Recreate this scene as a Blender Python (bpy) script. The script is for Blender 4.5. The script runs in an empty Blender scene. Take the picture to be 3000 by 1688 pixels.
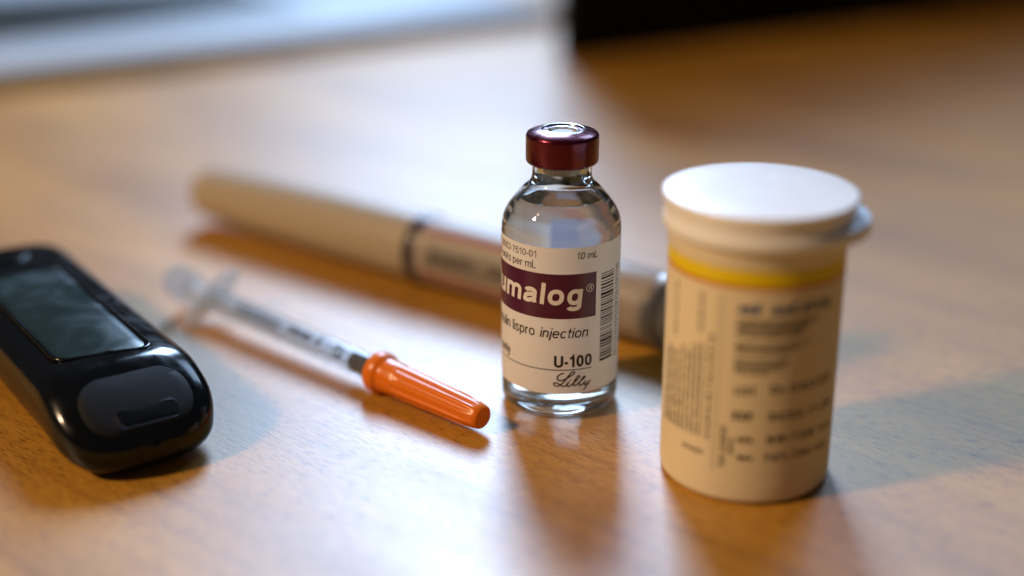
import bpy, bmesh, math, random
from mathutils import Vector, Matrix

random.seed(7)
MM = 0.001
scene = bpy.context.scene
COL = scene.collection

# ---------------------------------------------------------------- camera
cam_data = bpy.data.cameras.new('camera')
cam_data.lens = 50.0
cam_data.sensor_width = 36.0
cam_data.clip_start = 0.01
cam_data.clip_end = 20.0
cam_data.dof.use_dof = True
cam_data.dof.focus_distance = 0.2565
cam_data.dof.aperture_fstop = 3.6
cam_data.dof.aperture_blades = 0
cam = bpy.data.objects.new('camera', cam_data)
COL.objects.link(cam)
cam.location = (0.0, -0.2483, 0.1176)
cam.rotation_euler = (math.radians(90.0 - 21.0), 0.0, 0.0)
scene.camera = cam

# ---------------------------------------------------------------- world (dim room)
world = bpy.data.worlds.new('World')
scene.world = world
world.use_nodes = True
bg = world.node_tree.nodes['Background']
bg.inputs[0].default_value = (0.60, 0.66, 0.78, 1)
bg.inputs[1].default_value = 0.06

# ---------------------------------------------------------------- lamps
def area_light(name, loc, target, sx, sy, power, color, shape='RECTANGLE'):
    d = bpy.data.lights.new(name, 'AREA')
    d.shape = shape
    d.size = sx
    d.size_y = sy
    d.energy = power
    d.color = color
    o = bpy.data.objects.new(name, d)
    COL.objects.link(o)
    o.location = loc
    o.rotation_euler = (Vector(target) - Vector(loc)).to_track_quat('-Z', 'Y').to_euler()
    return o

# daylight window behind the table, and a warm room lamp to the left
area_light('window_light', (-0.04, 1.12, 0.80), (0, 0, 0.0), 0.30, 0.56, 22.0, (0.47, 0.68, 1.0))
area_light('side_window_light', (0.54, 1.00, 0.95), (0, 0, 0.0), 0.40, 0.40, 4.6, (0.47, 0.68, 1.0))
area_light('warm_lamp', (-0.80, -0.33, 0.70), (0.01, -0.01, 0.02), 0.12, 0.12, 9.8, (1.0, 0.69, 0.41), 'DISK')

scene.view_settings.view_transform = 'Standard'
scene.view_settings.look = 'None'
scene.view_settings.exposure = 0.0
scene.view_settings.gamma = 1.0
scene.view_settings.use_curve_mapping = False
scene.cycles.use_denoising = True
scene.cycles.max_bounces = 24
scene.cycles.transmission_bounces = 20
scene.cycles.transparent_max_bounces = 24
scene.cycles.glossy_bounces = 8
scene.cycles.sample_clamp_indirect = 6.0
scene.cycles.caustics_reflective = True
scene.cycles.caustics_refractive = True
scene.cycles.blur_glossy = 0.4

# ---------------------------------------------------------------- materials
def new_mat(name):
    m = bpy.data.materials.new(name)
    m.use_nodes = True
    nt = m.node_tree
    return m, nt, nt.nodes['Principled BSDF']

def simple(name, col, rough=0.5, metal=0.0, spec=0.5, coat=0.0, sss=0.0, trans=0.0, ior=1.5,
           bump=0.0, bump_scale=900.0, var=0.0, var_scale=120.0):
    m, nt, b = new_mat(name)
    b.inputs['Base Color'].default_value = (*col, 1)
    b.inputs['Roughness'].default_value = rough
    b.inputs['Metallic'].default_value = metal
    b.inputs['Specular IOR Level'].default_value = spec
    b.inputs['Coat Weight'].default_value = coat
    b.inputs['Coat Roughness'].default_value = 0.08
    b.inputs['Transmission Weight'].default_value = trans
    b.inputs['IOR'].default_value = ior
    if sss:
        b.inputs['Subsurface Weight'].default_value = sss
        b.inputs['Subsurface Radius'].default_value = (1.0, 0.6, 0.4)
        b.inputs['Subsurface Scale'].default_value = 0.0015
    tc = nt.nodes.new('ShaderNodeTexCoord')
    if bump:
        n = nt.nodes.new('ShaderNodeTexNoise')
        n.inputs['Scale'].default_value = bump_scale
        n.inputs['Detail'].default_value = 5
        nt.links.new(tc.outputs['Object'], n.inputs['Vector'])
        bp = nt.nodes.new('ShaderNodeBump')
        bp.inputs['Strength'].default_value = bump
        bp.inputs['Distance'].default_value = 0.0002
        nt.links.new(n.outputs['Fac'], bp.inputs['Height'])
        nt.links.new(bp.outputs['Normal'], b.inputs['Normal'])
    if var:
        n = nt.nodes.new('ShaderNodeTexNoise')
        n.inputs['Scale'].default_value = var_scale
        n.inputs['Detail'].default_value = 4
        nt.links.new(tc.outputs['Object'], n.inputs['Vector'])
        mx = nt.nodes.new('ShaderNodeMix')
        mx.data_type = 'RGBA'
        mx.inputs[6].default_value = (*[c * (1 - var) for c in col], 1)
        mx.inputs[7].default_value = (*[min(1, c * (1 + var)) for c in col], 1)
        nt.links.new(n.outputs['Fac'], mx.inputs[0])
        nt.links.new(mx.outputs[2], b.inputs['Base Color'])
    return m

def wood_material():
    m, nt, b = new_mat('maple_wood')
    L = nt.links
    tc = nt.nodes.new('ShaderNodeTexCoord')
    rot = nt.nodes.new('ShaderNodeMapping')
    rot.inputs['Rotation'].default_value = (0, 0, math.radians(40))   # grain axis becomes +X
    L.new(tc.outputs['Object'], rot.inputs['Vector'])
    def noise(sx, sy, scale, detail=4, rough=0.55, dist=0.0):
        mp = nt.nodes.new('ShaderNodeMapping')
        mp.inputs['Scale'].default_value = (sx, sy, 1)
        L.new(rot.outputs['Vector'], mp.inputs['Vector'])
        n = nt.nodes.new('ShaderNodeTexNoise')
        n.inputs['Scale'].default_value = scale
        n.inputs['Detail'].default_value = detail
        n.inputs['Roughness'].default_value = rough
        n.inputs['Distortion'].default_value = dist
        L.new(mp.outputs['Vector'], n.inputs['Vector'])
        return n.outputs['Fac']
    def ramp(src, p0, p1, c0=(0, 0, 0, 1), c1=(1, 1, 1, 1)):
        r = nt.nodes.new('ShaderNodeValToRGB')
        r.color_ramp.elements[0].position = p0
        r.color_ramp.elements[1].position = p1
        r.color_ramp.elements[0].color = c0
        r.color_ramp.elements[1].color = c1
        L.new(src, r.inputs['Fac'])
        return r.outputs['Color']
    broad = noise(0.16, 1.0, 42, 3, 0.5, 0.4)       # wide growth bands
    fine = noise(0.07, 1.0, 420, 4, 0.6, 0.2)       # fine grain lines
    pores = noise(0.13, 1.0, 2700, 3, 0.6, 0.15)          # short pore dashes
    cloud = noise(0.8, 1.0, 9, 2, 0.5)
    col = ramp(broad, 0.30, 0.72, (0.38, 0.168, 0.013, 1), (0.62, 0.310, 0.038, 1))
    def mix(a, bcol, fac_socket, k):
        mx = nt.nodes.new('ShaderNodeMix')
        mx.data_type = 'RGBA'
        mx.blend_type = 'MULTIPLY'
        mul = nt.nodes.new('ShaderNodeMath')
        mul.operation = 'MULTIPLY'
        mul.inputs[1].default_value = k
        L.new(fac_socket, mul.inputs[0])
        L.new(mul.outputs[0], mx.inputs[0])
        L.new(a, mx.inputs[6])
        mx.inputs[7].default_value = bcol
        return mx.outputs[2]
    col = mix(col, (0.55, 0.45, 0.36, 1), ramp(fine, 0.50, 0.68), 0.55)
    pore_mask = ramp(pores, 0.52, 0.66)
    col = mix(col, (0.30, 0.23, 0.18, 1), pore_mask, 0.85)
    col = mix(col, (0.72, 0.66, 0.62, 1), ramp(cloud, 0.45, 0.7), 0.5)
    # a few stains with their own place on the board
    def spot(x, y, rad, colr, k):
        g = nt.nodes.new('ShaderNodeVectorMath'); g.operation = 'DISTANCE'
        ad = nt.nodes.new('ShaderNodeVectorMath'); ad.operation = 'MULTIPLY_ADD'
        nz = nt.nodes.new('ShaderNodeTexNoise'); nz.inputs['Scale'].default_value = 700
        L.new(tc.outputs['Object'], nz.inputs['Vector'])
        L.new(nz.outputs['Color'], ad.inputs[0])
        ad.inputs[1].default_value = (rad * 0.9,) * 3
        L.new(tc.outputs['Object'], ad.inputs[2])
        L.new(ad.outputs['Vector'], g.inputs[0])
        g.inputs[1].default_value = (x + rad * .45, y + rad * .45, rad * .45)
        mr = nt.nodes.new('ShaderNodeMapRange')
        mr.inputs['From Min'].default_value = rad * 0.5
        mr.inputs['From Max'].default_value = rad * 1.2
        mr.inputs['To Min'].default_value = 1.0
        mr.inputs['To Max'].default_value = 0.0
        L.new(g.outputs['Value'], mr.inputs['Value'])
        return mix(col, colr, mr.outputs['Result'], k)
    col = spot(-0.0002, -0.0128, 0.0017, (0.22, 0.2, 0.22, 1), 0.9)
    col = spot(0.0540, -0.0446, 0.0007, (0.45, 0.16, 0.2, 1), 0.8)
    col = spot(0.0915, -0.0190, 0.0009, (0.45, 0.2, 0.2, 1), 0.8)
    col = spot(0.0690, -0.0520, 0.0008, (0.5, 0.4, 0.35, 1), 0.6)
    col = spot(-0.0330, -0.0300, 0.0004, (0.4, 0.3, 0.2, 1), 0.8)
    L.new(col, b.inputs['Base Color'])
    # gloss: satin varnish, a little uneven
    rr = nt.nodes.new('ShaderNodeMapRange')
    rr.inputs['To Min'].default_value = 0.37
    rr.inputs['To Max'].default_value = 0.48
    L.new(noise(0.35, 1.0, 60, 4), rr.inputs['Value'])
    L.new(rr.outputs['Result'], b.inputs['Roughness'])
    b.inputs['Specular IOR Level'].default_value = 1.0
    bp = nt.nodes.new('ShaderNodeBump')
    bp.inputs['Strength'].default_value = 0.10
    bp.inputs['Distance'].default_value = 0.00012
    bp.invert = True
    L.new(pore_mask, bp.inputs['Height'])
    bp2 = nt.nodes.new('ShaderNodeBump')
    bp2.inputs['Strength'].default_value = 0.10
    bp2.inputs['Distance'].default_value = 0.00025
    L.new(noise(0.10, 1.0, 1800, 3), bp2.inputs['Height'])
    L.new(bp.outputs['Normal'], bp2.inputs['Normal'])
    L.new(bp2.outputs['Normal'], b.inputs['Normal'])
    return m

def glass_material(name, ior, col=(1, 1, 1)):
    m = bpy.data.materials.new(name)
    m.use_nodes = True
    nt = m.node_tree
    nt.nodes.remove(nt.nodes['Principled BSDF'])
    g = nt.nodes.new('ShaderNodeBsdfGlass')
    g.inputs['Roughness'].default_value = 0.0
    g.inputs['IOR'].default_value = ior
    g.inputs['Color'].default_value = (*col, 1)
    nt.links.new(g.outputs[0], nt.nodes['Material Output'].inputs['Surface'])
    return m

def thin_plastic(name, tint=(0.94, 0.96, 0.98), milky=0.16, rough=0.12):
    """clear moulded plastic: see-through sheet + milky scatter + surface gloss"""
    m = bpy.data.materials.new(name)
    m.use_nodes = True
    nt = m.node_tree
    nt.nodes.remove(nt.nodes['Principled BSDF'])
    L = nt.links
    tr = nt.nodes.new('ShaderNodeBsdfTransparent')
    tr.inputs['Color'].default_value = (*tint, 1)
    di = nt.nodes.new('ShaderNodeBsdfDiffuse')
    di.inputs['Color'].default_value = (0.85, 0.88, 0.9, 1)
    tl = nt.nodes.new('ShaderNodeBsdfTranslucent')
    tl.inputs['Color'].default_value = (0.85, 0.88, 0.9, 1)
    gl = nt.nodes.new('ShaderNodeBsdfGlossy')
    gl.inputs['Roughness'].default_value = rough
    m1 = nt.nodes.new('ShaderNodeMixShader')
    m1.inputs[0].default_value = 0.5
    L.new(di.outputs[0], m1.inputs[1]); L.new(tl.outputs[0], m1.inputs[2])
    m2 = nt.nodes.new('ShaderNodeMixShader')
    m2.inputs[0].default_value = milky
    L.new(tr.outputs[0], m2.inputs[1]); L.new(m1.outputs[0], m2.inputs[2])
    lw = nt.nodes.new('ShaderNodeLayerWeight')
    lw.inputs['Blend'].default_value = 0.5
    pw = nt.nodes.new('ShaderNodeMath'); pw.operation = 'POWER'; pw.inputs[1].default_value = 4.0
    L.new(lw.outputs['Facing'], pw.inputs[0])
    fr = nt.nodes.new('ShaderNodeMath'); fr.operation = 'MULTIPLY_ADD'
    fr.inputs[1].default_value = 0.8; fr.inputs[2].default_value = 0.07
    L.new(pw.outputs[0], fr.inputs[0])
    m3 = nt.nodes.new('ShaderNodeMixShader')
    L.new(fr.outputs[0], m3.inputs[0])
    L.new(m2.outputs[0], m3.inputs[1]); L.new(gl.outputs[0], m3.inputs[2])
    L.new(m3.outputs[0], nt.nodes['Material Output'].inputs['Surface'])
    return m

def paper(name, col, transl=0.25, rough=0.45):
    m, nt, b = new_mat(name)
    b.inputs['Base Color'].default_value = (*col, 1)
    b.inputs['Roughness'].default_value = rough
    tl = nt.nodes.new('ShaderNodeBsdfTranslucent')
    tl.inputs['Color'].default_value = (*col, 1)
    mx = nt.nodes.new('ShaderNodeMixShader')
    mx.inputs[0].default_value = transl
    nt.links.new(b.outputs[0], mx.inputs[1])
    nt.links.new(tl.outputs[0], mx.inputs[2])
    nt.links.new(mx.outputs[0], nt.nodes['Material Output'].inputs['Surface'])
    return m

MAT = {}
MAT['wood'] = wood_material()
MAT['glass'] = glass_material('clear_glass', 1.50, (0.985, 0.995, 0.99))
MAT['liquid'] = glass_material('clear_liquid', 1.333)
MAT['label'] = paper('label_paper', (0.97, 0.96, 0.97), 0.22)
MAT['clear_film'] = thin_plastic('clear_label_film', (0.96, 0.96, 0.97), 0.10, 0.25)
MAT['back_tint'] = paper('pale_back_print', (0.55, 0.50, 0.56), 0.6)
MAT['ink_black'] = simple('black_ink', (0.012, 0.011, 0.013), 0.45)
MAT['ink_maroon'] = simple('dark_maroon_ink', (0.045, 0.010, 0.022), 0.45)
MAT['maroon'] = simple('maroon_print', (0.075, 0.006, 0.040), 0.32, var=0.06, var_scale=700)
MAT['white_print'] = simple('white_print', (0.80, 0.78, 0.78), 0.4)
MAT['cap_metal'] = simple('maroon_anodised_metal', (0.105, 0.003, 0.020), 0.24, metal=0.75, coat=0.4, bump=0.02, bump_scale=1500)
MAT['silver'] = simple('bare_aluminium', (0.82, 0.82, 0.84), 0.16, metal=1.0)
MAT['rubber_grey'] = simple('grey_rubber', (0.42, 0.43, 0.42), 0.55, bump=0.25, bump_scale=2500, var=0.12, var_scale=900)
MAT['rubber_black'] = simple('black_rubber', (0.004, 0.004, 0.005), 0.45, spec=0.2)
MAT['white_plastic'] = simple('white_plastic', (0.88, 0.88, 0.88), 0.32, sss=0.15, bump=0.03)
MAT['bottle_plastic'] = simple('bottle_plastic', (0.78, 0.69, 0.50), 0.42, sss=0.1)
MAT['bottle_label'] = simple('cream_label', (0.78, 0.67, 0.46), 0.5, var=0.03)
MAT['yellow'] = simple('yellow_print', (0.80, 0.60, 0.002), 0.45)
MAT['orange_print'] = simple('orange_print', (0.55, 0.17, 0.01), 0.45)
MAT['blue_print'] = simple('blue_print', (0.008, 0.055, 0.20), 0.45)
MAT['ink_grey'] = simple('grey_ink', (0.030, 0.026, 0.022), 0.5)
MAT['line_grey'] = simple('pale_grey', (0.30, 0.28, 0.25), 0.5)
MAT['orange'] = simple('orange_plastic', (0.76, 0.175, 0.004), 0.30, sss=0.25, bump=0.02)
MAT['syringe_clear'] = thin_plastic('clear_syringe_plastic', (0.97, 0.98, 0.99), 0.08, 0.16)
MAT['syringe_milky'] = thin_plastic('milky_plunger_plastic', (0.9, 0.93, 0.96), 0.42, 0.25)
MAT['meter_gloss'] = simple('gloss_black_plastic', (0.003, 0.0035, 0.0045), 0.13, spec=0.35)
MAT['meter_matte'] = simple('matte_charcoal_plastic', (0.006, 0.0058, 0.0075), 0.6, spec=0.2, bump=0.35, bump_scale=3500)
MAT['meter_screen'] = simple('dark_display', (0.014, 0.030, 0.031), 0.2, var=0.5, var_scale=45)
MAT['meter_slot'] = simple('black_slot', (0.0015, 0.0015, 0.0015), 0.4, spec=0.2)
MAT['pen_body'] = simple('cream_plastic', (0.38, 0.31, 0.22), 0.32)
MAT['pen_label'] = simple('pen_label_paper', (0.34, 0.27, 0.21), 0.45)
MAT['pen_text'] = simple('green_grey_print', (0.19, 0.155, 0.12), 0.5)
MAT['pen_red'] = simple('red_print', (0.33, 0.06, 0.045), 0.5)
MAT['pen_ring'] = simple('dark_violet_plastic', (0.03, 0.014, 0.026), 0.35)
MAT['pen_grey'] = simple('smoky_plastic', (0.27, 0.21, 0.16), 0.35)
MAT['tablet_silver'] = simple('pale_silver', (0.42, 0.48, 0.54), 0.5, spec=0.3)
MAT['tablet_dark'] = simple('dark_panel', (0.03, 0.032, 0.03), 0.35)
MAT['case_black'] = simple('black_case', (0.0015, 0.0015, 0.002), 0.6, spec=0.1)

def smudge(mat, lo, hi, scale=160.0):
    """finger-smear: uneven gloss"""
    nt = mat.node_tree
    b = nt.nodes['Principled BSDF']
    tc = nt.nodes.new('ShaderNodeTexCoord')
    n = nt.nodes.new('ShaderNodeTexNoise')
    n.inputs['Scale'].default_value = scale
    n.inputs['Detail'].default_value = 6
    n.inputs['Distortion'].default_value = 1.2
    nt.links.new(tc.outputs['Object'], n.inputs['Vector'])
    mr = nt.nodes.new('ShaderNodeMapRange')
    mr.inputs['From Min'].default_value = 0.35
    mr.inputs['From Max'].default_value = 0.65
    mr.inputs['To Min'].default_value = lo
    mr.inputs['To Max'].default_value = hi
    nt.links.new(n.outputs['Fac'], mr.inputs['Value'])
    nt.links.new(mr.outputs['Result'], b.inputs['Roughness'])
smudge(MAT['meter_gloss'], 0.08, 0.22)
smudge(MAT['meter_screen'], 0.12, 0.36, 70.0)
smudge(MAT['cap_metal'], 0.18, 0.30, 400.0)
smudge(MAT['white_plastic'], 0.33, 0.37, 120.0)

# ---------------------------------------------------------------- mesh helpers (millimetres in, metres out)
def make(name, verts, faces, mat, parent=None, smooth=True, sharp=None):
    me = bpy.data.meshes.new(name)
    me.from_pydata([(v[0] * MM, v[1] * MM, v[2] * MM) for v in verts], [], faces)
    me.validate()
    bm = bmesh.new(); bm.from_mesh(me)
    bmesh.ops.recalc_face_normals(bm, faces=bm.faces)
    bm.to_mesh(me); bm.free()
    me.materials.append(MAT[mat])
    if smooth:
        me.polygons.foreach_set('use_smooth', [True] * len(me.polygons))
        me.update()
        if sharp:
            me.set_sharp_from_angle(angle=math.radians(sharp))
    o = bpy.data.objects.new(name, me)
    COL.objects.link(o)
    if parent:
        o.parent = parent
    return o

def thing(name, label, cat, loc_mm, rotz=0.0, group=None):
    o = bpy.data.objects.new(name, None)
    o.empty_display_size = 0.01
    COL.objects.link(o)
    o.location = [c * MM for c in loc_mm]
    o.rotation_euler = (0, 0, rotz)
    o['label'] = label
    o['category'] = cat
    if group:
        o['group'] = group
    return o

def lathe_data(prof, n=96, rfun=None):
    """prof: list of (r, z). r<=0 closes at the axis."""
    verts, faces, rings = [], [], []
    for (r, z) in prof:
        if r <= 1e-6:
            rings.append([len(verts)]); verts.append((0, 0, z))
        else:
            ring = []
            for k in range(n):
                a = 2 * math.pi * k / n
                rr = rfun(r, z, a) if rfun else r
                ring.append(len(verts)); verts.append((rr * math.cos(a), rr * math.sin(a), z))
            rings.append(ring)
    for A, B in zip(rings[:-1], rings[1:]):
        for k in range(n):
            k2 = (k + 1) % n
            if len(A) == 1 and len(B) == 1:
                continue
            if len(A) == 1:
                faces.append((A[0], B[k], B[k2]))
            elif len(B) == 1:
                faces.append((A[k], A[k2], B[0]))
            else:
                faces.append((A[k], A[k2], B[k2], B[k]))
    return verts, faces

def arc_pts(cx, cz, r, a0, a1, n=6):
    return [(cx + r * math.cos(math.radians(a0 + (a1 - a0) * i / n)),
             cz + r * math.sin(math.radians(a0 + (a1 - a0) * i / n))) for i in range(n + 1)]

def catmull(pts, seg=7):
    if len(pts) < 3:
        return list(pts)
    P = [pts[0]] + list(pts) + [pts[-1]]
    out = []
    for i in range(1, len(P) - 2):
        p0, p1, p2, p3 = P[i - 1], P[i], P[i + 1], P[i + 2]
        for s in range(seg):
            t = s / seg
            out.append(tuple(0.5 * (2 * p1[j] + (p2[j] - p0[j]) * t + (2 * p0[j] - 5 * p1[j] + 4 * p2[j] - p3[j]) * t * t
                                    + (3 * p1[j] - p0[j] - 3 * p2[j] + p3[j]) * t ** 3) for j in range(2)))
    out.append(pts[-1])
    return out

# a box with bevelled edges, origin at base centre
def box(name, sx, sy, sz, mat, parent=None, bevel=0.6, loc=(0, 0, 0), rot=None, seg=3):
    bm = bmesh.new()
    bmesh.ops.create_cube(bm, size=1)
    for v in bm.verts:
        v.co = Vector((v.co.x * sx * MM, v.co.y * sy * MM, (v.co.z + 0.5) * sz * MM))
    if bevel:
        bmesh.ops.bevel(bm, geom=list(bm.edges), offset=bevel * MM, segments=seg, profile=0.5, affect='EDGES')
    if rot is not None:
        bmesh.ops.transform(bm, matrix=rot, verts=bm.verts)
    bmesh.ops.translate(bm, vec=Vector(loc) * MM, verts=bm.verts)
    me = bpy.data.meshes.new(name)
    bm.to_mesh(me); bm.free()
    me.materials.append(MAT[mat])
    me.polygons.foreach_set('use_smooth', [True] * len(me.polygons))
    me.set_sharp_from_angle(angle=math.radians(40))
    o = bpy.data.objects.new(name, me)
    COL.objects.link(o)
    if parent:
        o.parent = parent
    return o

# ---------------------------------------------------------------- stroke lettering (grotesque skeletons, cap height = 1)
XH = 0.72
def _ell(cx, cy, rx, ry, a0, a1, n=18, sq=2.25):
    out = []
    for i in range(n + 1):
        a = math.radians(a0 + (a1 - a0) * i / n)
        c, s = math.cos(a), math.sin(a)
        out.append((cx + rx * math.copysign(abs(c) ** (2 / sq), c), cy + ry * math.copysign(abs(s) ** (2 / sq), s)))
    return out

def glyph(ch, w):
    """returns (advance, [polyline...]) ; w = stroke width in cap heights; skeleton kept inside the outer box"""
    h = w / 2
    x = XH
    sb = 0.055
    def shift(pl): return [[(px + sb, py) for px, py in p] for p in pl]
    def ret(width, pl): return width + 2 * sb, shift(pl)
    if ch == ' ': return 0.36, []
    if ch == 'o':
        W = 0.66; return ret(W, [_ell(W/2, x/2, W/2-h, x/2-h+0.01, 90, 450, 28)])
    if ch in '0O':
        W = 0.64 if ch == '0' else 0.9
        return ret(W, [_ell(W/2, .5, W/2-h, .5-h+0.01, 90, 450, 30)])
    if ch == 'l': return ret(w, [[(h, 0), (h, 1)]])
    if ch == 'I': return ret(w, [[(h, 0), (h, 1)]])
    if ch == 'i': return ret(w, [[(h, 0), (h, x)], [(h, 1 - max(.12, w)), (h, 1)]])
    if ch == 'j':
        return ret(w + .04, [[(h+.04, x), (h+.04, -.12)] + _ell(h-.08, -.12, .12, .15-h, 0, -85, 6), [(h+.04, 1 - max(.12, w)), (h+.04, 1)]])
    if ch == 'n':
        W = 0.58; return ret(W, [[(h, 0), (h, x)], _ell(W/2, x-.29, W/2-h, .29-h+.01, 180, 0, 14) + [(W-h, 0)]])
    if ch == 'h':
        W = 0.58; return ret(W, [[(h, 0), (h, 1)], _ell(W/2, x-.29, W/2-h, .29-h+.01, 180, 0, 14) + [(W-h, 0)]])
    if ch == 'u':
        W = 0.58; return ret(W, [[(W-h, x), (W-h, 0)], [(h, x)] + _ell(W/2, .29, W/2-h, .29-h+.01, 180, 360, 14)])
    if ch == 'm':
        W = 0.94; q = W / 4
        return ret(W, [[(h, 0), (h, x)], _ell(h/2+q, x-.26, q-h/2, .26-h+.01, 180, 0, 12) + [(W/2, 0)],
                       _ell(W-h/2-q, x-.26, q-h/2, .26-h+.01, 180, 0, 12) + [(W-h, 0)]])
    if ch == 'a':
        W = 0.60
        top = _ell(W/2, x-.22, W/2-h, .22-h+.01, 165, 0, 12) + [(W-h, .14), (W-h+.035, .02)]
        bowl = catmull([(W-h, .43), (W*.55, .395), (W*.22, .33), (h, .19), (W*.16, h+.02), (W*.40, h-.005), (W*.72, h+.07), (W-h, .22)], 5)
        return ret(W+.03, [top, bowl])
    if ch == 'c':
        W = 0.60; return ret(W, [_ell(W/2, x/2, W/2-h, x/2-h+.01, 40, 320, 22)])
    if ch == 'e':
        W = 0.64; return ret(W, [[(h, x/2+.0)] + [(W-h, x/2)] + _ell(W/2, x/2, W/2-h, x/2-h+.01, 0, 322, 26)])
    if ch == 'g':
        W = 0.62
        return ret(W, [_ell(W/2, x/2, W/2-h, x/2-h+.01, 90, 450, 26),
                       [(W-h, x), (W-h, -.05)] + _ell(W/2, -.06, W/2-h, .23-h, 0, -165, 14)])
    if ch in 'pqbd':
        W = 0.62
        bowl = _ell(W/2, x/2, W/2-h, x/2-h+.01, 90, 450, 26)
        st = {'p': [(h, -.28), (h, x)], 'q': [(W-h, -.28), (W-h, x)], 'b': [(h, 0), (h, 1)], 'd': [(W-h, 0), (W-h, 1)]}[ch]
        return ret(W, [st, bowl])
    if ch == 'r':
        return ret(.36, [[(h, 0), (h, x)], _ell(.36, x-.30, .36-h, .30-h, 180, 92, 8)])
    if ch == 's':
        W = 0.54
        return ret(W, [catmull([(W-h, x*.76), (W*.76, x-h*.9), (W*.45, x-h*.7), (h+.02, x*.76), (W*.32, x*.56), (W*.68, x*.45), (W-h, x*.25), (W*.60, h*.7), (W*.26, h*.9), (h, x*.25)], 6)])
    if ch == 't':
        return ret(.34, [[(.15, .95), (.15, .14)] + _ell(.28, .15, .13, .15-h, 180, 270, 6), [(0, x-h), (.34, x-h)]])
    if ch == 'x': return ret(.56, [[(h, 0), (.56-h, x)], [(h, x), (.56-h, 0)]])
    if ch == 'y': return ret(.56, [[(h, x), (.29, .02)], [(.56-h, x), (.27, -.16), (.18, -.27), (.04, -.27)]])
    if ch == 'H':
        W = .78; return ret(W, [[(h, 0), (h, 1)], [(W-h, 0), (W-h, 1)], [(h, .53), (W-h, .53)]])
    if ch == 'U':
        W = .76; return ret(W, [[(h, 1)] + _ell(W/2, .34, W/2-h, .34-h+.01, 180, 360, 16) + [(W-h, 1)]])
    if ch == 'L': return ret(.60, [[(h, 1), (h, h), (.60, h)]])
    if ch == 'N': return ret(.78, [[(h, 0), (h, 1)], [(h, 1-h*.6), (.78-h, h*.6)], [(.78-h, 0), (.78-h, 1)]])
    if ch == 'D': return ret(.76, [[(h, h), (h, 1-h), (.36, 1-h)] + _ell(.38, .5, .38-h, .5-h, 85, -85, 14) + [(.36, h), (h, h)]])
    if ch == 'C':
        W = .82; return ret(W, [_ell(W/2, .5, W/2-h, .5-h+.01, 45, 315, 22)])
    if ch in 'RPB':
        pl = [[(h, 0), (h, 1-h), (.42, 1-h)] + _ell(.44, .755, .27-h, .245-h, 85, -85, 10) + [(.42, .51), (h, .51)]]
        if ch == 'R': pl.append([(.42, .51), (.72-h, 0)])
        if ch == 'B': pl.append([(.42, .51)] + _ell(.46, .26, .28-h, .25-h, 85, -85, 10) + [(.42, h), (h, h)])
        return ret(.72, pl)
    if ch == 'E': return ret(.60, [[(.60, 1-h), (h, 1-h), (h, h), (.60, h)], [(h, .52), (.55, .52)]])
    if ch == 'X': return ret(.70, [[(h, 0), (.70-h, 1)], [(h, 1), (.70-h, 0)]])
    if ch == 'T': return ret(.68, [[(0, 1-h), (.68, 1-h)], [(.34, 1-w), (.34, 0)]])
    if ch == '1': return ret(.50, [[(.05, .74), (.22, .80), (.34, 1-.01), (.34, 0)]])
    if ch == '2': return ret(.62, [catmull([(h, .70), (.12, .92), (.32, 1-h), (.53, .90), (.62-h, .70), (.50, .48), (.24, .27), (h+.01, h)], 5) + [(.62, h)]])
    if ch == '3': return ret(.62, [catmull([(h, .76), (.14, .94), (.32, 1-h), (.55, .86), (.52, .64), (.30, .53)], 5), catmull([(.30, .53), (.52, .46), (.62-h, .27), (.50, .08), (.30, h), (.12, .07), (h, .27)], 5)])
    if ch == '4': return ret(.62, [[(.47, 0), (.47, 1), (.02, .26), (.62, .26)]])
    if ch == '5': return ret(.62, [[(.56, 1-h), (.14, 1-h), (.07, .46)], catmull([(.07, .46), (.30, .60), (.52, .52), (.62-h, .32), (.50, .09), (.29, h), (.10, .08), (h, .24)], 5)])
    if ch == '6': return ret(.62, [catmull([(.57, .78), (.46, .94), (.30, 1-h), (.12, .88), (h, .45)], 5), _ell(.31, .32, .31-h, .32-h, 90, 450, 22)])
    if ch == '7': return ret(.60, [[(0, 1-h), (.60-h, 1-h)], catmull([(.60-h, 1-h), (.38, .62), (.26, .32), (.20, 0)], 5)])
    if ch == '8': return ret(.62, [_ell(.31, .76, .25-h, .24-h, 90, 450, 20), _ell(.31, .27, .31-h, .27-h, 90, 450, 20)])
    if ch == '9': return ret(.62, [_ell(.31, .68, .31-h, .32-h, 90, 450, 22), catmull([(.05, .22), (.16, .06), (.32, h), (.50, .12), (.62-h, .55)], 5)])
    if ch == '-': return ret(.30, [[(0, .37), (.30, .37)]])
    if ch == '/': return ret(.32, [[(0, -.02), (.32, 1.02)]])
    if ch == '(': return ret(.22, [catmull([(.20, 1.05), (.07, .75), (.03, .38), (.07, .05), (.20, -.25)], 4)])
    if ch == ')': return ret(.22, [catmull([(.02, 1.05), (.15, .75), (.19, .38), (.15, .05), (.02, -.25)], 4)])
    return .5, [[(h, 0), (h, x)]]

def text_lines(s, cap, stroke, width=None, hs=1.0, shear=0.0, track=0.0):
    """returns (polylines in mm with origin at left/baseline, total width)"""
    w = stroke / cap
    total = 0; items = []
    for ch in s:
        adv, pl = glyph(ch, w / max(hs, .3) if hs < 1 else w)
        items.append((total, pl)); total += adv + track
    if width:
        hs = width / (total * cap)
    out = []
    for x0, pl in items:
        for p in pl:
            out.append([((x0 + px) * cap * hs + shear * py * cap, py * cap) for px, py in p])
    return out, total * cap * hs

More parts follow.
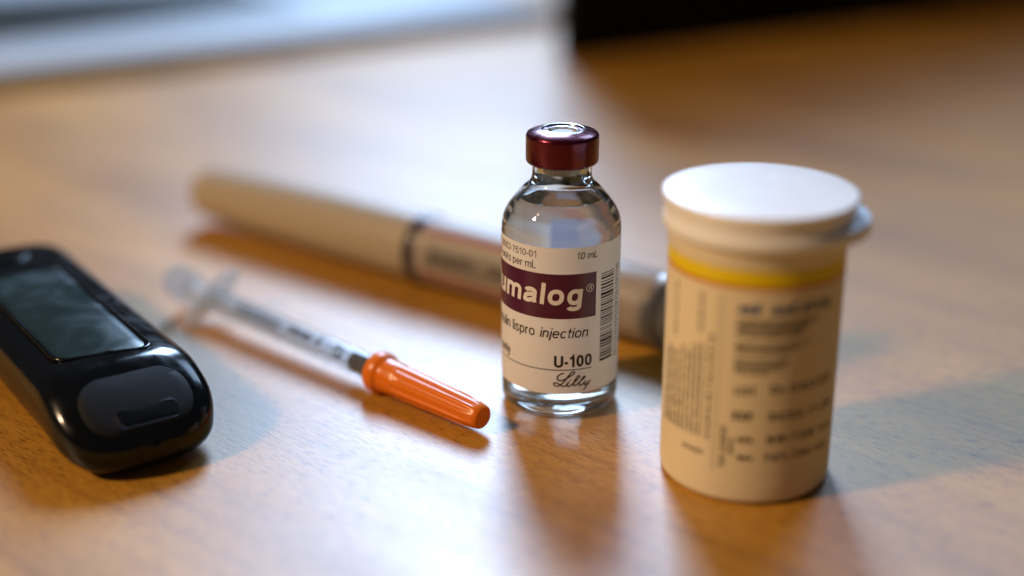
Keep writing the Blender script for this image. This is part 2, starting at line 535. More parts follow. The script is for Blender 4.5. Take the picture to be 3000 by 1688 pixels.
def ribbons(polys, stroke):
    """list of (polyline -> quads) as (verts2d, faces, layer index)"""
    V, F, Lr = [], [], []
    for li, p in enumerate(polys):
        q = [p[0]]
        for a in p[1:]:
            if math.hypot(a[0] - q[-1][0], a[1] - q[-1][1]) > 1e-4:
                q.append(a)
        if len(q) < 2:
            continue
        # split long straight runs so they can bend round a cylinder
        r = [q[0]]
        for a in q[1:]:
            d = math.hypot(a[0] - r[-1][0], a[1] - r[-1][1]); b0 = r[-1]
            k = max(1, int(d / 0.7))
            for i in range(1, k + 1):
                r.append((b0[0] + (a[0] - b0[0]) * i / k, b0[1] + (a[1] - b0[1]) * i / k))
        q = r
        n = len(q)
        closed = n > 3 and math.hypot(q[0][0] - q[-1][0], q[0][1] - q[-1][1]) < 1e-3
        base = len(V)
        for i in range(n):
            if closed and i in (0, n - 1):
                pa, pb = q[-2], q[1]
            else:
                pa, pb = q[max(i - 1, 0)], q[min(i + 1, n - 1)]
            def unit(a, b):
                l = math.hypot(b[0] - a[0], b[1] - a[1]) or 1
                return ((b[0] - a[0]) / l, (b[1] - a[1]) / l)
            t1 = unit(pa, q[i]) if (pa != q[i]) else unit(q[i], pb)
            t2 = unit(q[i], pb) if (pb != q[i]) else t1
            tx, ty = t1[0] + t2[0], t1[1] + t2[1]
            l = math.hypot(tx, ty)
            if l < 1e-3:
                tx, ty, l = t2[0], t2[1], 1
            tx, ty = tx / l, ty / l
            cosd = max(.5, tx * t2[0] + ty * t2[1])
            hw = stroke / 2 / cosd
            V.append((q[i][0] - ty * hw, q[i][1] + tx * hw)); V.append((q[i][0] + ty * hw, q[i][1] - tx * hw))
            Lr += [li, li]
        for i in range(n - 1):
            k = base + 2 * i
            F.append((k, k + 1, k + 3, k + 2))
    return V, F, Lr

def wrap(V, R, layers=None, lift=0.0):
    out = []
    for i, (u, v) in enumerate(V):
        r = R + lift + (0.0016 * (layers[i] % 6) if layers else 0)
        a = u / R
        out.append((r * math.sin(a), -r * math.cos(a), v))
    return out

def cyl_text(name, s, u, v, cap, stroke, R, mat, parent, width=None, hs=1.0, shear=0.0, align='L', rot90=False, lift=0.03):
    pl, w = text_lines(s, cap, stroke, width, hs, shear)
    if align == 'R':
        pl = [[(a - w, b) for a, b in p] for p in pl]
    if rot90:      # reads upward
        pl = [[(-b, a) for a, b in p] for p in pl]
    pl = [[(a + u, b + v) for a, b in p] for p in pl]
    V, F, Lr = ribbons(pl, stroke)
    return make(name, wrap(V, R, Lr, lift), F, mat, parent, smooth=True)

def cyl_patch(name, u0, u1, v0, v1, R, mat, parent, lift=0.02, n=None):
    n = n or max(4, int((u1 - u0) / 0.5))
    verts, faces = [], []
    for i in range(n + 1):
        a = (u0 + (u1 - u0) * i / n) / R
        r = R + lift
        verts += [(r * math.sin(a), -r * math.cos(a), v0), (r * math.sin(a), -r * math.cos(a), v1)]
    for i in range(n):
        faces.append((2 * i, 2 * i + 2, 2 * i + 3, 2 * i + 1))
    return make(name, verts, faces, mat, parent)

# ---------------------------------------------------------------- table
def build_table():
    me = bpy.data.meshes.new('table_top')
    bm = bmesh.new()
    bmesh.ops.create_cube(bm, size=1)
    for v in bm.verts:
        v.co = Vector((v.co.x * 2.6, v.co.y * 2.2 + 0.55, v.co.z * 0.03 - 0.015))
    bmesh.ops.bevel(bm, geom=list(bm.edges), offset=0.003, segments=2, affect='EDGES')
    bm.to_mesh(me); bm.free()
    me.materials.append(MAT['wood'])
    o = bpy.data.objects.new('table_top', me)
    COL.objects.link(o)
    o['kind'] = 'structure'
    return o
build_table()

# ---------------------------------------------------------------- medicine vial
def build_vial():
    root = thing('glass_vial', 'small clear glass vial with maroon crimp cap and white printed label', 'vial',
                 (9.07, 0.0, 0.0), math.radians(-2.1))
    R = 11.0
    # --- glass
    outer = [(0, 0.7), (7.4, 0.45), (8.4, 0.05), (9.1, 0.0)] + arc_pts(8.7, 2.3, 2.3, -80, 0, 8)
    shoulder = catmull([(11.0, 34.6), (10.85, 36.2), (10.2, 38.0), (8.7, 40.2), (7.2, 42.0), (6.0, 43.1), (5.5, 44.2), (5.42, 45.4)], 4)
    outer += [(11.0, 12.0), (11.0, 24.0)] + shoulder
    outer += [(5.42, 47.0), (5.6, 47.6), (6.25, 48.0), (6.3, 51.2), (6.1, 51.5)]
    inner = [(3.6, 51.5), (3.5, 51.0), (3.5, 46.6)] + catmull([(3.5, 46.2), (3.65, 44.6), (4.5, 43.2), (6.4, 41.2), (8.2, 39.0), (9.4, 36.8), (9.85, 35.0), (9.9, 33.5)], 4)
    inner += [(9.9, 20.0), (9.9, 6.0)] + [(9.8, 4.4), (9.2, 3.1), (8.0, 2.5), (5.0, 2.35), (0, 2.6)]
    v, f = lathe_data(outer + inner, 128)
    glass = make('glass_body', v, f, 'glass', root, sharp=60)
    # --- liquid (surface just inside the shoulder, reaching into the glass wall)
    lp = [(0, 2.5), (5.0, 2.28), (8.05, 2.42), (9.26, 3.05), (9.86, 4.35), (9.95, 6.0), (9.95, 33.5), (9.9, 35.0), (9.46, 36.8), (8.26, 39.0), (7.45, 39.95), (7.2, 40.15), (6.7, 40.0), (5.5, 39.95), (0, 39.95)]
    v, f = lathe_data(lp, 128)
    make('liquid', v, f, 'liquid', root, sharp=50)
    # --- rubber stopper
    sp = [(0, 45.2), (2.9, 45.0), (3.3, 45.4), (3.42, 46.4), (3.42, 51.6), (6.1, 51.6), (6.15, 51.9), (6.0, 52.25), (2.75, 52.25), (2.5, 52.22), (2.42, 52.02), (2.2, 52.02), (2.05, 52.3), (0.5, 52.42), (0, 52.40)]
    v, f = lathe_data(sp, 64)
    make('rubber_stopper', v, f, 'rubber_grey', root, sharp=40)
    # --- crimp cap
    cp = [(5.62, 47.2), (5.7, 46.85), (6.05, 46.72)] + arc_pts(5.95, 47.45, 0.68, -70, 0, 5) + [(6.63, 49.2)]
    cp += arc_pts(5.75, 51.55, 0.88, 0, 62, 6) + [(5.3, 52.62), (4.6, 52.82), (4.2, 52.90)]
    v, f = lathe_data(cp + [(4.05, 52.92)], 128)
    cap = make('crimp_cap', v, f, 'cap_metal', root, sharp=50)
    rim = [(4.05, 52.92), (3.92, 52.98), (3.78, 52.95), (3.68, 52.82), (3.62, 52.66)]
    v, f = lathe_data(rim, 128)
    make('bright_rim', v, f, 'silver', cap, sharp=60)
    cen = [(3.62, 52.66), (3.2, 52.62), (2.92, 52.64)]
    v, f = lathe_data(cen, 96)
    make('recessed_ring', v, f, 'cap_metal', cap, sharp=60)
    lip = [(2.92, 52.64), (2.80, 52.70), (2.66, 52.66), (2.60, 52.40), (2.62, 52.2)]
    v, f = lathe_data(lip, 96)
    make('hole_edge', v, f, 'silver', cap, sharp=60)
    # --- label
    lab = cyl_patch('label', -24.0, 16.5, 5.6, 34.0, R, 'label', root, lift=0.03, n=120)
    cyl_patch('clear_film', 16.5, 44.6, 5.6, 35.0, R, 'clear_film', lab, lift=0.03, n=90)
    T = R + 0.03
    cyl_patch('colour_panel', -24.0, 6.85, 20.5, 29.05, T, 'maroon', lab, lift=0.02)
    cyl_text('brand_lettering', 'Humalog', 4.15, 23.2, 4.1, 0.80, T, 'white_print', lab, width=23.7, shear=0.10, align='R', lift=0.045)
    # registered mark: ring and R
    ring = [[(5.55 + 0.72 * math.cos(math.radians(a)), 26.15 + 0.72 * math.sin(math.radians(a))) for a in range(0, 361, 15)]]
    pl, w = text_lines('R', 0.78, 0.11)
    ring += [[(a + 5.30, b + 25.76) for a, b in p] for p in pl]
    V, F, Lr = ribbons(ring, 0.10)
    make('registered_mark', wrap(V, T, Lr, 0.045), F, 'white_print', lab)
    cyl_text('product_code', 'NDC 0002-7510-01', -4.35, 31.95, 1.22, 0.15, T, 'ink_maroon', lab, width=13.9, align='R')
    cyl_text('strength_line', '100 units per mL', -4.45, 29.85, 1.45, 0.17, T, 'ink_maroon', lab, width=13.1, align='R')
    cyl_text('volume_line', '10 mL', 7.0, 31.8, 1.28, 0.17, T, 'ink_maroon', lab, width=4.35, shear=0.2, align='R')
    cyl_text('generic_name', 'injection', 5.25, 16.75, 1.95, 0.25, T, 'ink_black', lab, width=9.1, shear=0.2, align='R')
    cyl_text('generic_name', 'insulin lispro', -4.65, 16.8, 1.98, 0.25, T, 'ink_black', lab, width=12.0, align='R')
    cyl_text('prescription_line', 'Rx only', -10.7, 11.5, 1.75, 0.30, T, 'ink_black', lab, width=7.0, align='R')
    cyl_text('strength_code', 'U-100', -1.12, 10.95, 2.3, 0.46, T, 'ink_black', lab, width=7.4)
    cyl_patch('thin_line', -17.5, 6.1, 10.34, 10.52, T, 'ink_black', lab, lift=0.03)
    # maker's script
    S = [
        [(0.87, 9.81), (0.23, 9.64), (-0.3, 9.1), (-0.27, 8.52), (0.25, 8.32), (1.1, 8.63), (2.17, 9.28), (2.76, 9.7), (2.7, 10.0), (2.27, 9.92), (1.63, 9.2), (1.0, 8.29), (0.36, 7.59), (-0.27, 7.23), (-0.87, 7.38), (-1.01, 7.72), (-0.66, 7.89), (0.04, 7.59), (0.69, 7.17), (1.22, 7.34), (1.75, 8.08)],
        [(1.75, 8.08), (1.47, 7.45), (1.66, 7.14), (2.2, 7.38), (3.07, 8.14), (3.73, 8.83), (3.75, 9.06), (3.39, 9.05), (2.79, 8.06), (2.58, 7.49), (2.86, 7.23), (3.41, 7.49), (4.2, 8.17), (4.84, 8.65), (4.8, 8.86), (4.37, 8.56), (3.81, 7.7), (3.78, 7.25), (4.1, 7.16), (4.68, 7.54)],
        [(4.68, 7.54), (5.01, 7.8), (4.74, 7.31), (4.95, 7.1), (5.53, 7.52), (5.95, 7.87)],
        [(5.95, 7.87), (5.29, 6.97), (4.59, 6.1)],
    ]
    polys = [catmull(p, 6) for p in S] + [[(2.0, 8.30), (2.2, 8.42)]]
    V, F, Lr = ribbons(polys, 0.26)
    make('script_lettering', wrap(V, T, Lr, 0.03), F, 'ink_black', lab)
    # bar code: stacked bars
    rnd = random.Random(5)
    V, F = [], []
    y = 11.1
    while y < 28.6:
        b = rnd.choice([0.17, 0.17, 0.34, 0.34, 0.52])
        n = 6
        base = len(V)
        for i in range(n + 1):
            u = 8.0 + 3.65 * i / n
            V += [(u, y), (u, min(y + b, 28.7))]
        for i in range(n):
            F.append((base + 2 * i, base + 2 * i + 2, base + 2 * i + 3, base + 2 * i + 1))
        y += b + rnd.choice([0.19, 0.19, 0.3, 0.42])
    make('bar_code', wrap(V, T, None, 0.03), F, 'ink_black', lab)
    cyl_text('bar_code_number', '(01)10300027510016', 13.75, 10.6, 1.15, 0.13, T, 'ink_black', lab, width=18.4, rot90=True)
    # print on the far side, seen dark through the backlit paper
    cyl_patch('back_panel', 31.0, 35.8, 27.6, 30.4, T, 'back_tint', lab, lift=0.02)
    return root
build_vial()

# ---------------------------------------------------------------- test strip bottle
def build_bottle():
    cx, cy = 40.2, -28.0
    root = thing('plastic_bottle', 'white plastic bottle with flat flip lid and cream label with yellow stripe', 'bottle',
                 (cx, cy, 0), -math.atan2(cx, cy + 248.3))
    R = 14.45
    prof = [(0, 0.5), (10.5, 0.4), (12.0, 0.0), (13.0, 0.05)] + arc_pts(12.95, 1.5, 1.5, -75, 0, 6)
    prof += [(R, 20), (R, 37.5), (R, 41.6), (14.62, 42.0), (14.62, 44.4), (14.2, 44.7), (13.5, 44.7)]
    v, f = lathe_data(prof, 96)
    make('bottle_body', v, f, 'bottle_plastic', root, sharp=45)
    # lid with a thumb tab on the right
    def lidr(r, z, a):
        d = (a + math.pi) % (2 * math.pi) - math.pi - 0.10
        bump = math.exp(-(abs(d) / 0.80) ** 2.6)
        if z < 46.75 and r > 14.9:
            return r + 2.3 * bump * max(0.0, min(1.0, (r - 14.9) / 0.5))
        return r
    lp = [(14.0, 44.2), (15.0, 44.2), (15.4, 44.35), (15.6, 44.75), (15.65, 45.4), (15.6, 45.95), (15.5, 46.25), (15.42, 46.5), (15.3, 46.8), (15.32, 47.4), (15.5, 48.3), (15.78, 49.3), (15.86, 49.7), (15.8, 49.98), (15.6, 50.13), (15.3, 50.18), (8, 50.3), (0, 50.32)]
    v, f = lathe_data(lp, 128, lidr)
    make('lid', v, f, 'white_plastic', root, sharp=50)
    # label
    lab = cyl_patch('label', -44.0, 44.0, 2.9, 38.0, R, 'bottle_label', root, lift=0.03, n=140)
    T = R + 0.03
    cyl_patch('yellow_stripe', -44.0, 44.0, 38.7, 41.15, R, 'yellow', lab, lift=0.03, n=140)
    cyl_patch('orange_stripe', -44.0, 44.0, 38.0, 38.7, R, 'orange_print', lab, lift=0.03, n=140)
    k = T / 14.6
    rnd = random.Random(3)
    letters = 'aeiounrstlmcdphb'
    def words(n):
        s = ''
        while len(s) < n:
            s += ''.join(rnd.choice(letters) for _ in range(rnd.randint(3, 8))) + ' '
        return s[:n].strip()
    def block(name, rows, mat, cap, stroke, rot=False):
        V, F, Lr = [], [], []
        for (u, vv, wd) in rows:
            pl, w = text_lines(words(max(3, int(wd / (cap * 0.62)))), cap, stroke, wd)
            if rot:
                pl = [[(-b + u, a + vv) for a, b in p] for p in pl]
            else:
                pl = [[(a + u, b + vv) for a, b in p] for p in pl]
            v2, f2, l2 = ribbons(pl, stroke)
            o = len(V)
            V += v2; Lr += l2
            F += [tuple(i + o for i in q) for q in f2]
        make(name, wrap(V, T, Lr, 0.03), F, mat, lab)
    # heading, three words
    for (u, w, s) in ((-2.3, 3.5, 'ond'), (2.95, 4.2, 'and'), (7.9, 6.6, 'strip')):
        cyl_text('heading_word', s, u * k, 34.1, 1.8, 0.62, T, 'blue_print', lab, width=w)
    block('paragraph', [(-2.35, 32.7 - 0.62 * i, 14.5 - 1.0 * i + rnd.uniform(-1, .5)) for i in range(5)], 'ink_grey', 0.50, 0.18)
    block('paragraph', [(-2.4, 28.75 - 0.72 * i, 12.6 - 1.9 * i) for i in range(3)], 'ink_grey', 0.54, 0.18)
    block('paragraph', [(-2.4, 26.0 - 0.72 * i, (8.7, 8.4, 7.6, 5.6)[i]) for i in range(4)], 'ink_grey', 0.54, 0.19)
    cyl_text('lot_caption', 'LOT', -2.15, 20.1, 1.45, 0.34, T, 'ink_grey', lab, width=3.5)
    cyl_text('lot_number', 'DW08D23', 3.4, 20.5, 1.4, 0.32, T, 'ink_grey', lab, width=12.5)
    cyl_text('expiry_caption', 'EXP', -2.25, 15.6, 1.45, 0.4, T, 'ink_grey', lab, width=3.5)
    cyl_text('expiry_date', '2022-11-30', 3.3, 15.7, 1.3, 0.32, T, 'ink_grey', lab, width=14.0)
    cyl_text('range_caption', 'min', -1.2, 11.7, 1.1, 0.32, T, 'ink_grey', lab, width=2.6)
    cyl_text('range_line', '96-125 mg', 3.3, 11.7, 1.25, 0.32, T, 'ink_grey', lab, width=14.5)
    cyl_text('range_caption', 'max', -1.1, 8.5, 1.1, 0.32, T, 'ink_grey', lab, width=2.6)
    cyl_text('range_line', '107-134 mg', 3.1, 8.4, 1.2, 0.32, T, 'ink_grey', lab, width=13.5)
    # print turned ninety degrees on the left
    cyl_text('side_text', 'ton uranst', -3.0, 6.7, 1.25, 0.22, T, 'ink_grey', lab, width=7.6, rot90=True)
    cyl_text('side_text', 'mnos', -1.8, 9.2, 0.9, 0.2, T, 'ink_grey', lab, width=3.0, rot90=True)
    cyl_patch('thin_line', -4.75, -4.62, 6.0, 37.0, T, 'line_grey', lab, lift=0.02)  # two grey strips paint the slight shade along the label's fold and overlap edge
    cyl_patch('thin_line', -5.35, -5.25, 6.0, 37.0, T, 'line_grey', lab, lift=0.02)
    cyl_text('side_heading', 'unstomilandore', -5.95, 11.0, 0.95, 0.34, T, 'ink_grey', lab, width=19.0, rot90=True)
    block('side_paragraph', [(-7.6 - 1.05 * i, 11.2 - 0.05 * i, (16.5, 16.2, 15.8, 14.5, 15.2, 14.0, 13.6, 14, 14, 13)[i]) for i in range(10)], 'ink_grey', 0.62, 0.17, rot=True)
    block('side_paragraph', [(-8.2, 29.6, 6.9), (-14.2, 27.0, 9.5)], 'ink_grey', 0.75, 0.14, rot=True)
    cyl_text('code_number', '070821', -11.2, 8.1, 0.8, 0.22, T, 'ink_black', lab, width=4.4)
    return root
build_bottle()

# ---------------------------------------------------------------- syringe
def build_syringe():
    # local +X runs from the cap tip to the plunger; origin under the tip
    tip = Vector((-5.2, -16.2)); back = Vector((-75.2, 48.2))
    d = (back - tip).normalized()
    ang = math.atan2(d.y, d.x)
    root = thing('insulin_syringe', 'clear capped syringe with orange needle cap lying on the table', 'syringe',
                 (tip.x, tip.y, 0), ang)
    L = 92.0
    z0, z1 = 3.3, 5.4         # axis height at the tip and at the thumb disc
    def put(prof, n=64, rfun=None):
        v, f = lathe_data(prof, n, rfun)
        sl = (z1 - z0) / L
        out = []
        for (a, b, t) in v:     # lathe z -> along x ; keep the axis tilt
            out.append((t - sl * b, a, z0 + sl * t + b))
        return out, f
    # needle cap with long flutes
    def flute(r, t, a):
        if 7.0 < t < 25.5 and r > 2.0 or 1.6 < t <= 7.0 and r > 2.0:
            g = math.cos(a * 10)
            k = 0.5 + 0.5 * math.tanh(3.5 * g)
            e = max(0.0, min(1.0, (t - 1.6) / 1.5)) * max(0.0, min(1.0, (21.6 - t) / 0.8))
            return r - 0.32 * k * e
        return r
    cp = [(0, 0.25), (1.3, 0.2), (1.95, 0.05), (2.25, 0.35), (2.42, 1.3), (2.62, 2.6), (2.75, 4.0)]
    cp += [(2.75 + 0.03 * (t - 4.0), t) for t in (5, 6, 7, 8, 10, 12, 14, 16, 18, 19.5, 20.4, 20.9, 21.4, 22.2, 23.5, 24.8)]
    cp += [(3.45, 25.5), (3.75, 25.8), (4.05, 26.3), (4.12, 27.2), (4.08, 28.0), (3.85, 28.5), (3.3, 28.6), (2.9, 28.55), (2.7, 28.0), (0, 28.0)]
    v, f = put(cp, 160, flute)
    make('needle_cap', v, f, 'orange', root, sharp=45)
    # barrel: tube with wall
    bp = [(2.1, 28.3), (2.6, 28.3), (2.6, 40), (2.6, 60), (2.6, 80.6), (2.6, 82.0), (2.1, 82.0), (2.1, 60), (2.1, 40), (2.1, 28.3)]
    v, f = put(bp, 64)
    barrel = make('barrel', v, f, 'syringe_clear', root, sharp=40)
    # nose block of the barrel in front of the stopper
    v, f = put([(0, 27.9), (2.05, 27.9), (2.05, 29.6), (1.2, 30.2), (0, 30.2)], 48)
    make('barrel_nose', v, f, 'syringe_milky', root, sharp=40)
    # black stopper
    v, f = put([(0, 30.4), (1.5, 30.4), (2.05, 30.9), (2.08, 31.4), (1.98, 32.2), (2.08, 33.2), (2.08, 34.3), (1.95, 34.9), (0, 34.9)], 48)
    make('plunger_stopper', v, f, 'rubber_black', root, sharp=40)
    # cross-section plunger rod
    rv, rf = [], []
    sl = (z1 - z0) / L
    def rodbox(hy, hz, t0, t1):
        b = len(rv)
        for t in (t0, t1):
            for (yy, zz) in ((-hy, -hz), (hy, -hz), (hy, hz), (-hy, hz)):
                rv.append((t, yy, z0 + sl * t + zz))
        for q in ((0, 1, 2, 3), (7, 6, 5, 4), (0, 4, 5, 1), (1, 5, 6, 2), (2, 6, 7, 3), (3, 7, 4, 0)):
            rf.append(tuple(b + i for i in q))
    rodbox(1.75, 0.35, 34.9, 90.5)
    rodbox(0.35, 1.75, 34.95, 90.45)
    make('plunger_rod', rv, rf, 'syringe_milky', root, smooth=False)
    # finger flange: tilted oval plate
    fv, ff = [], []
    N = 48; th = math.radians(30)
    for t in (80.8, 82.0):
        for k in range(N):
            a = 2 * math.pi * k / N
            p, q = 8.3 * math.cos(a), 2.8 * math.sin(a)
            yy = p * math.cos(th) - q * math.sin(th)
            zz = p * math.sin(th) + q * math.cos(th)
            fv.append((t, -yy, z0 + sl * t + zz))
    for k in range(N):
        ff.append((k, (k + 1) % N, N + (k + 1) % N, N + k))
    ff.append(tuple(range(N))); ff.append(tuple(range(2 * N - 1, N - 1, -1)))
    make('finger_flange', fv, ff, 'syringe_milky', root, sharp=30)
    tv, tf = [], []
    for (t, k) in ((90.4, 0.94), (90.7, 1.0), (91.5, 1.0), (91.9, 0.94)):
        for q in range(N):
            a = 2 * math.pi * q / N
            p, w = 6.4 * k * math.cos(a), 3.9 * k * math.sin(a)
            tv.append((t, -(p * math.cos(-0.75) - w * math.sin(-0.75)), z0 + sl * t + p * math.sin(-0.75) + w * math.cos(-0.75)))
    for b in range(3):
        for q in range(N):
            tf.append((b * N + q, b * N + (q + 1) % N, (b + 1) * N + (q + 1) % N, (b + 1) * N + q))
    tf.append(tuple(range(N))); tf.append(tuple(range(4 * N - 1, 3 * N - 1, -1)))
    make('thumb_rest', tv, tf, 'syringe_milky', root, sharp=35)
    # print on the barrel: reads along the tube on the side that faces up and forward
    def on_barrel(name, polys, stroke, mat='ink_black'):
        V, F, Lr = ribbons(polys, stroke)
        out = []
        for i, (t, q) in enumerate(V):
            a = math.radians(40) + q / 2.62        # angle about the axis, from +Y
            r = 2.63 + 0.002 * (Lr[i] % 5)
            out.append((t, r * math.cos(a), z0 + sl * t + r * math.sin(a)))
        make(name, out, F, mat, barrel)
    rnd = random.Random(11)
    circ = [[(37.6 + 1.25 * math.cos(math.radians(a)), 0.1 + 1.25 * math.sin(math.radians(a))) for a in range(0, 361, 15)],
            [(36.9, -1.1), (38.4, 1.3)]]
    on_barrel('round_mark', circ, 0.46)
    def flip(pl, t0, v0):   # letters run back along the barrel
        return [[(t0 - a, v0 - 0.8 + b) for a, b in p] for p in pl]
    pl, w = text_lines('2', 2.4, 0.5); on_barrel('barrel_numeral', flip(pl, 44.6, 0.5), 0.5)
    pl, w = text_lines('seral', 2.2, 0.5, 7.0); on_barrel('barrel_lettering', flip(pl, 53.0, 0.4), 0.5)
    for r0 in (-0.2, 1.0):
        pl, w = text_lines('onusatrelinost', 1.05, 0.32, 14.0); on_barrel('barrel_lettering', flip(pl, 70.0, r0), 0.32)
    return root
build_syringe()

# ---------------------------------------------------------------- glucose meter
def rounded_rect(cx, cy, hx, hy, r, n=8):
    pts = []
    for (sx, sy, a0) in ((1, 1, 0), (-1, 1, 90), (-1, -1, 180), (1, -1, 270)):
        for i in range(n + 1):
            a = math.radians(a0 + 90 * i / n)
            pts.append((cx + sx * (hx - r) + r * math.cos(a), cy + sy * (hy - r) + r * math.sin(a)))
    return pts

def build_meter():
    root = thing('glucose_meter', 'glossy black handheld meter with long dark display, cut off by the frame', 'meter',
                 (-88.0, 7.9, 0), math.radians(34.75))
    T, W, HL = 16.0, 14.4, 48.0
    NS, NR = 64, 72
    verts, faces, rings = [], [], []
    def top(y):         # height of the upper surface
        s = (y + HL)
        if s < 17.0:
            k = s / 17.0
            return 6.2 + (T - 6.2) * (1 - (1 - k) ** 1.45)
        e = HL - y
        if e < 12:
            k = max(0.0, e / 12)
            return 8.5 + (T - 8.5) * (1 - (1 - k) ** 2.6)
        return T
    def bot(y):
        s = min(y + HL, HL - y)
        k = min(1.0, max(0.0, s / 5.0))
        return 3.2 * (1 - k) ** 2.2
    def half(y):
        s = y + HL
        a = 1.0
        if s < 13:
            a = (1 - (1 - s / 13) ** 2.7) ** (1 / 2.5) if s > 0 else 0.0
        e = HL - y
        if e < 15:
            a = min(a, (1 - (1 - e / 15) ** 2.5) ** (1 / 2.4) if e > 0 else 0.0)
        return W * a
    for i in range(NS + 1):
        c = -math.cos(math.pi * i / NS)
        y = HL * (0.45 * c + 0.55 * math.copysign(abs(c) ** 0.45, c)) if 0 < i < NS else HL * c
        a, zt, zb = half(y), top(y), bot(y)
        if i in (0, NS):
            rings.append([len(verts)]); verts.append((0, y, zb + (zt - zb) * 0.56)); continue
        mid = zb + (zt - zb) * 0.56
        ring = []
        for k in range(NR):
            ph = 2 * math.pi * k / NR
            cs, sn = math.cos(ph), math.sin(ph)
            if sn >= 0:
                xx = a * math.copysign(abs(cs) ** (2 / 3.4), cs); zz = mid + (zt - mid) * abs(sn) ** (2 / 3.4)
            else:
                xx = a * math.copysign(abs(cs) ** (2 / 2.6), cs); zz = mid - (mid - zb) * abs(sn) ** (2 / 2.6)
            ring.append(len(verts)); verts.append((xx, y, zz))
        rings.append(ring)
    for A, B in zip(rings[:-1], rings[1:]):
        for k in range(NR):
            k2 = (k + 1) % NR
            if len(A) == 1: faces.append((A[0], B[k], B[k2]))
            elif len(B) == 1: faces.append((A[k], A[k2], B[0]))
            else: faces.append((A[k], A[k2], B[k2], B[k]))
    make('meter_shell', verts, faces, 'meter_gloss', root)
    # display plate, slightly proud of a flat top, in a raised glossy rim
    def plate(name, pts, zf, thick, mat, parent, dome=0.0):
        n = len(pts)
        cx = sum(p[0] for p in pts) / n; cy = sum(p[1] for p in pts) / n
        v, f = [], []
        for (s, dz) in ((1.0, -thick), (1.0, -0.12), (0.985, 0.0), (0.80, dome * 0.6), (0.4, dome * 0.95)):
            for p in pts:
                q = (cx + (p[0] - cx) * s, cy + (p[1] - cy) * s)
                b = zf(q) + dz
                v.append((*q, b) if not isinstance(b, tuple) else b)
        for j in range(4):
            for k in range(n):
                f.append((j * n + k, j * n + (k + 1) % n, (j + 1) * n + (k + 1) % n, (j + 1) * n + k))
        v.append((cx, cy, zf((cx, cy)) + dome))
        c = len(v) - 1
        for k in range(n):
            f.append((4 * n + k, 4 * n + (k + 1) % n, c))
        return make(name, v, f, mat, parent, sharp=40)
    def rim(name, pts, zf, rad, mat, parent):
        n = len(pts); M = 10
        v, f = [], []
        for i in range(n):
            p0, p1 = pts[i - 1], pts[(i + 1) % n]
            tx, ty = p1[0] - p0[0], p1[1] - p0[1]
            l = math.hypot(tx, ty) or 1
            nx, ny = ty / l, -tx / l
            for j in range(M):
                a = 2 * math.pi * j / M
                q = (pts[i][0] + nx * rad * math.cos(a), pts[i][1] + ny * rad * math.cos(a))
                v.append((q[0], q[1], zf(pts[i]) + rad * 0.75 * math.sin(a)))
        for i in range(n):
            for j in range(M):
                f.append((i * M + j, ((i + 1) % n) * M + j, ((i + 1) % n) * M + (j + 1) % M, i * M + (j + 1) % M))
        return make(name, v, f, mat, parent)
    def skew(pts):
        return [(a, b - (0.22 * (a + 8.6) * min(1.0, max(0.0, (-18.0 - b) / 8.0)))) for a, b in pts]
    scr_pts = skew(rounded_rect(-0.9, -2.5, 7.7, 24.0, 2.2))
    flat = lambda q: T + 0.10 - 0.012 * (q[0] + 0.9) ** 2 * 0.3
    scr = plate('display', scr_pts, flat, 1.2, 'meter_screen', root, dome=0.05)
    rim('display_rim', skew(rounded_rect(-0.9, -2.5, 8.2, 24.5, 2.5)), lambda q: T - 0.16, 0.5, 'meter_gloss', root)
    # round-ended matte panel on the sloping end with the strip port
    def endz(q): return top(q[1]) - 0.006 * q[0] ** 2 + 0.02
    pan = plate('end_panel', rounded_rect(-0.1, -40.6, 9.8, 5.0, 4.6), lambda q: endz(q) + 0.22, 1.5, 'meter_matte', root, dome=0.05)
    slot = plate('strip_port', rounded_rect(0.8, -43.6, 5.2, 1.25, 0.9), lambda q: endz(q) + 0.30, 1.0, 'meter_slot', pan)
    rim('port_rim', rounded_rect(0.8, -43.6, 5.4, 1.45, 1.0), lambda q: endz(q) + 0.10, 0.26, 'meter_slot', pan)
    # round button beyond the display
    bt = [(4.6 * math.cos(2 * math.pi * k / 40) - 0.6, 32.7 + 4.2 * math.sin(2 * math.pi * k / 40)) for k in range(40)]
    btn = plate('button', bt, lambda q: top(q[1]) + 0.15, 1.0, 'meter_gloss', root, dome=-0.45)
    rim('button_rim', bt, lambda q: top(q[1]) + 0.12, 0.35, 'meter_gloss', btn)
    return root
build_meter()

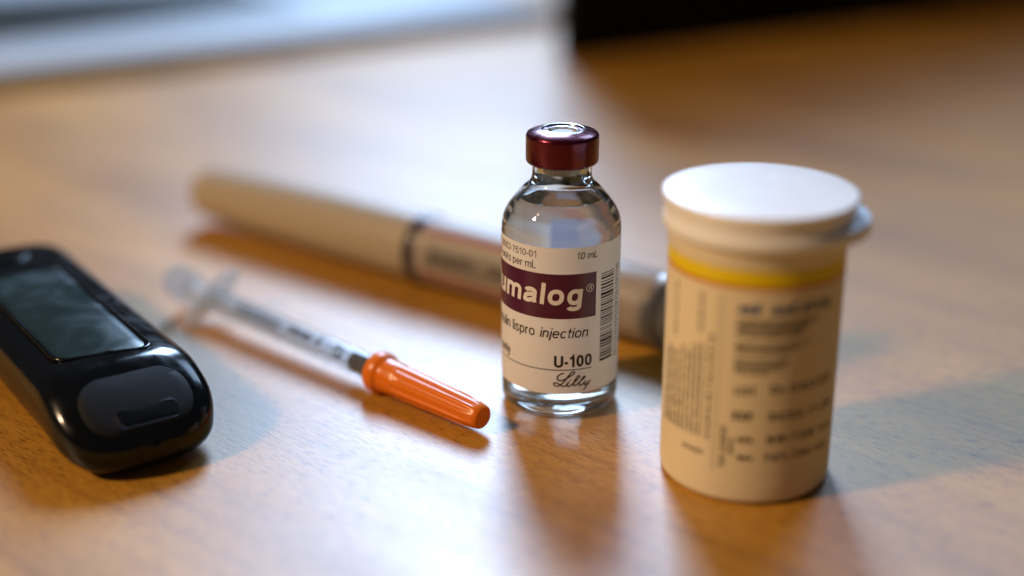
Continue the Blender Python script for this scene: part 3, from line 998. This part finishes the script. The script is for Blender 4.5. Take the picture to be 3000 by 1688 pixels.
# ---------------------------------------------------------------- injection pen
def build_pen():
    a0 = Vector((-80.0, 107.5)); a1 = Vector((31.2, 24.6))
    d = (a1 - a0).normalized()
    root = thing('injection_pen', 'cream injection pen with dark ring and printed label lying behind the vial', 'pen',
                 (a0.x, a0.y, 0), math.atan2(d.y, d.x))
    def put(prof, n=72):
        v, f = lathe_data(prof, n)
        return [(t, a, 8.2 + b) for (a, b, t) in v], f
    v, f = put([(0, 0), (4.6, 0.05), (5.7, 0.5), (6.3, 1.8), (6.6, 4.0), (7.2, 20), (7.7, 45), (8.0, 66), (8.05, 74.3), (7.2, 74.6), (0, 74.6)])
    make('pen_cap', v, f, 'pen_body', root, sharp=45)
    v, f = put([(7.0, 74.5), (8.1, 74.5), (8.18, 74.9), (8.18, 77.2), (8.05, 77.6), (7.0, 77.6)])
    make('cap_ring', v, f, 'pen_ring', root, sharp=45)
    v, f = put([(0, 77.5), (7.8, 77.5), (7.8, 122), (7.8, 138), (7.4, 138.6), (0, 138.6)])
    body = make('pen_barrel', v, f, 'pen_label', root, sharp=45)
    def strip(name, t0, t1, ang0, ang1, mat, lift):
        n = 16; v, f = [], []
        for i in range(n + 1):
            a = math.radians(ang0 + (ang1 - ang0) * i / n); r = 7.8 + lift
            v += [(t0, -r * math.cos(a), 8.2 + r * math.sin(a)), (t1, -r * math.cos(a), 8.2 + r * math.sin(a))]
        for i in range(n):
            f.append((2 * i, 2 * i + 1, 2 * i + 3, 2 * i + 2))
        make(name, v, f, mat, body)
    strip('red_line', 79.5, 121, 51, 58, 'pen_red', 0.03)
    strip('red_line', 79.5, 121, -28, -20, 'pen_red', 0.03)
    strip('print_panel', 80.5, 118, -10, 36, 'pen_text', 0.03)
    pl, w = text_lines('unastr', 3.2, 0.6, 13)
    pl2, w2 = text_lines('morels', 3.2, 0.6, 14)
    polys = [[(82 + a, b) for a, b in p] for p in pl] + [[(99 + a, b) for a, b in p] for p in pl2]
    V, F, Lr = ribbons(polys, 0.6)
    out = []
    for i, (t, q) in enumerate(V):
        a = math.radians(4) + q / 7.8; r = 7.87 + 0.003 * (Lr[i] % 5)
        out.append((t, -r * math.cos(a), 8.2 + r * math.sin(a)))
    make('pen_lettering', out, F, 'ink_grey', body)
    strip('smoky_window', 119, 137.5, -60, 28, 'pen_grey', 0.05)
    v, f = put([(7.0, 138.5), (8.0, 138.5), (8.05, 141.0), (7.0, 141.1)])
    make('dose_ring', v, f, 'pen_grey', root, sharp=45)
    v, f = put([(0, 141.0), (7.3, 141.0), (7.5, 141.5), (7.5, 152), (7.1, 153.0), (0, 153.3)])
    make('dose_knob', v, f, 'pen_body', root, sharp=45)
    return root
build_pen()

# ---------------------------------------------------------------- background: pale slab and black case
def build_background():
    e1 = Vector((0.835, 0.55)); ang = math.atan2(e1.y, e1.x)
    root = thing('tablet', 'pale silver flat slab with dark inset panel, out of focus at the back left', 'tablet',
                 (-196, 246, 0), ang)
    box('tablet_body', 330, 230, 9, 'tablet_silver', root, bevel=2.5, loc=(95, 115, 0))
    box('dark_panel', 150, 110, 0.6, 'tablet_dark', root, bevel=0.2, loc=(88, 100, 8.8))
    box('pale_panel', 90, 110, 0.6, 'line_grey', root, bevel=0.2, loc=(-36, 110, 8.8))
    e1 = Vector((0.87, 0.493))
    r2 = thing('black_panel', 'black upright panel, out of focus at the back right', 'panel', (22, 308, 0), math.atan2(e1.y, e1.x))
    box('panel_board', 320, 10, 165, 'case_black', r2, bevel=2, loc=(160, 5, 0))
    box('panel_foot', 200, 40, 5, 'case_black', r2, bevel=1.5, loc=(160, 30.2, 0))
build_background()
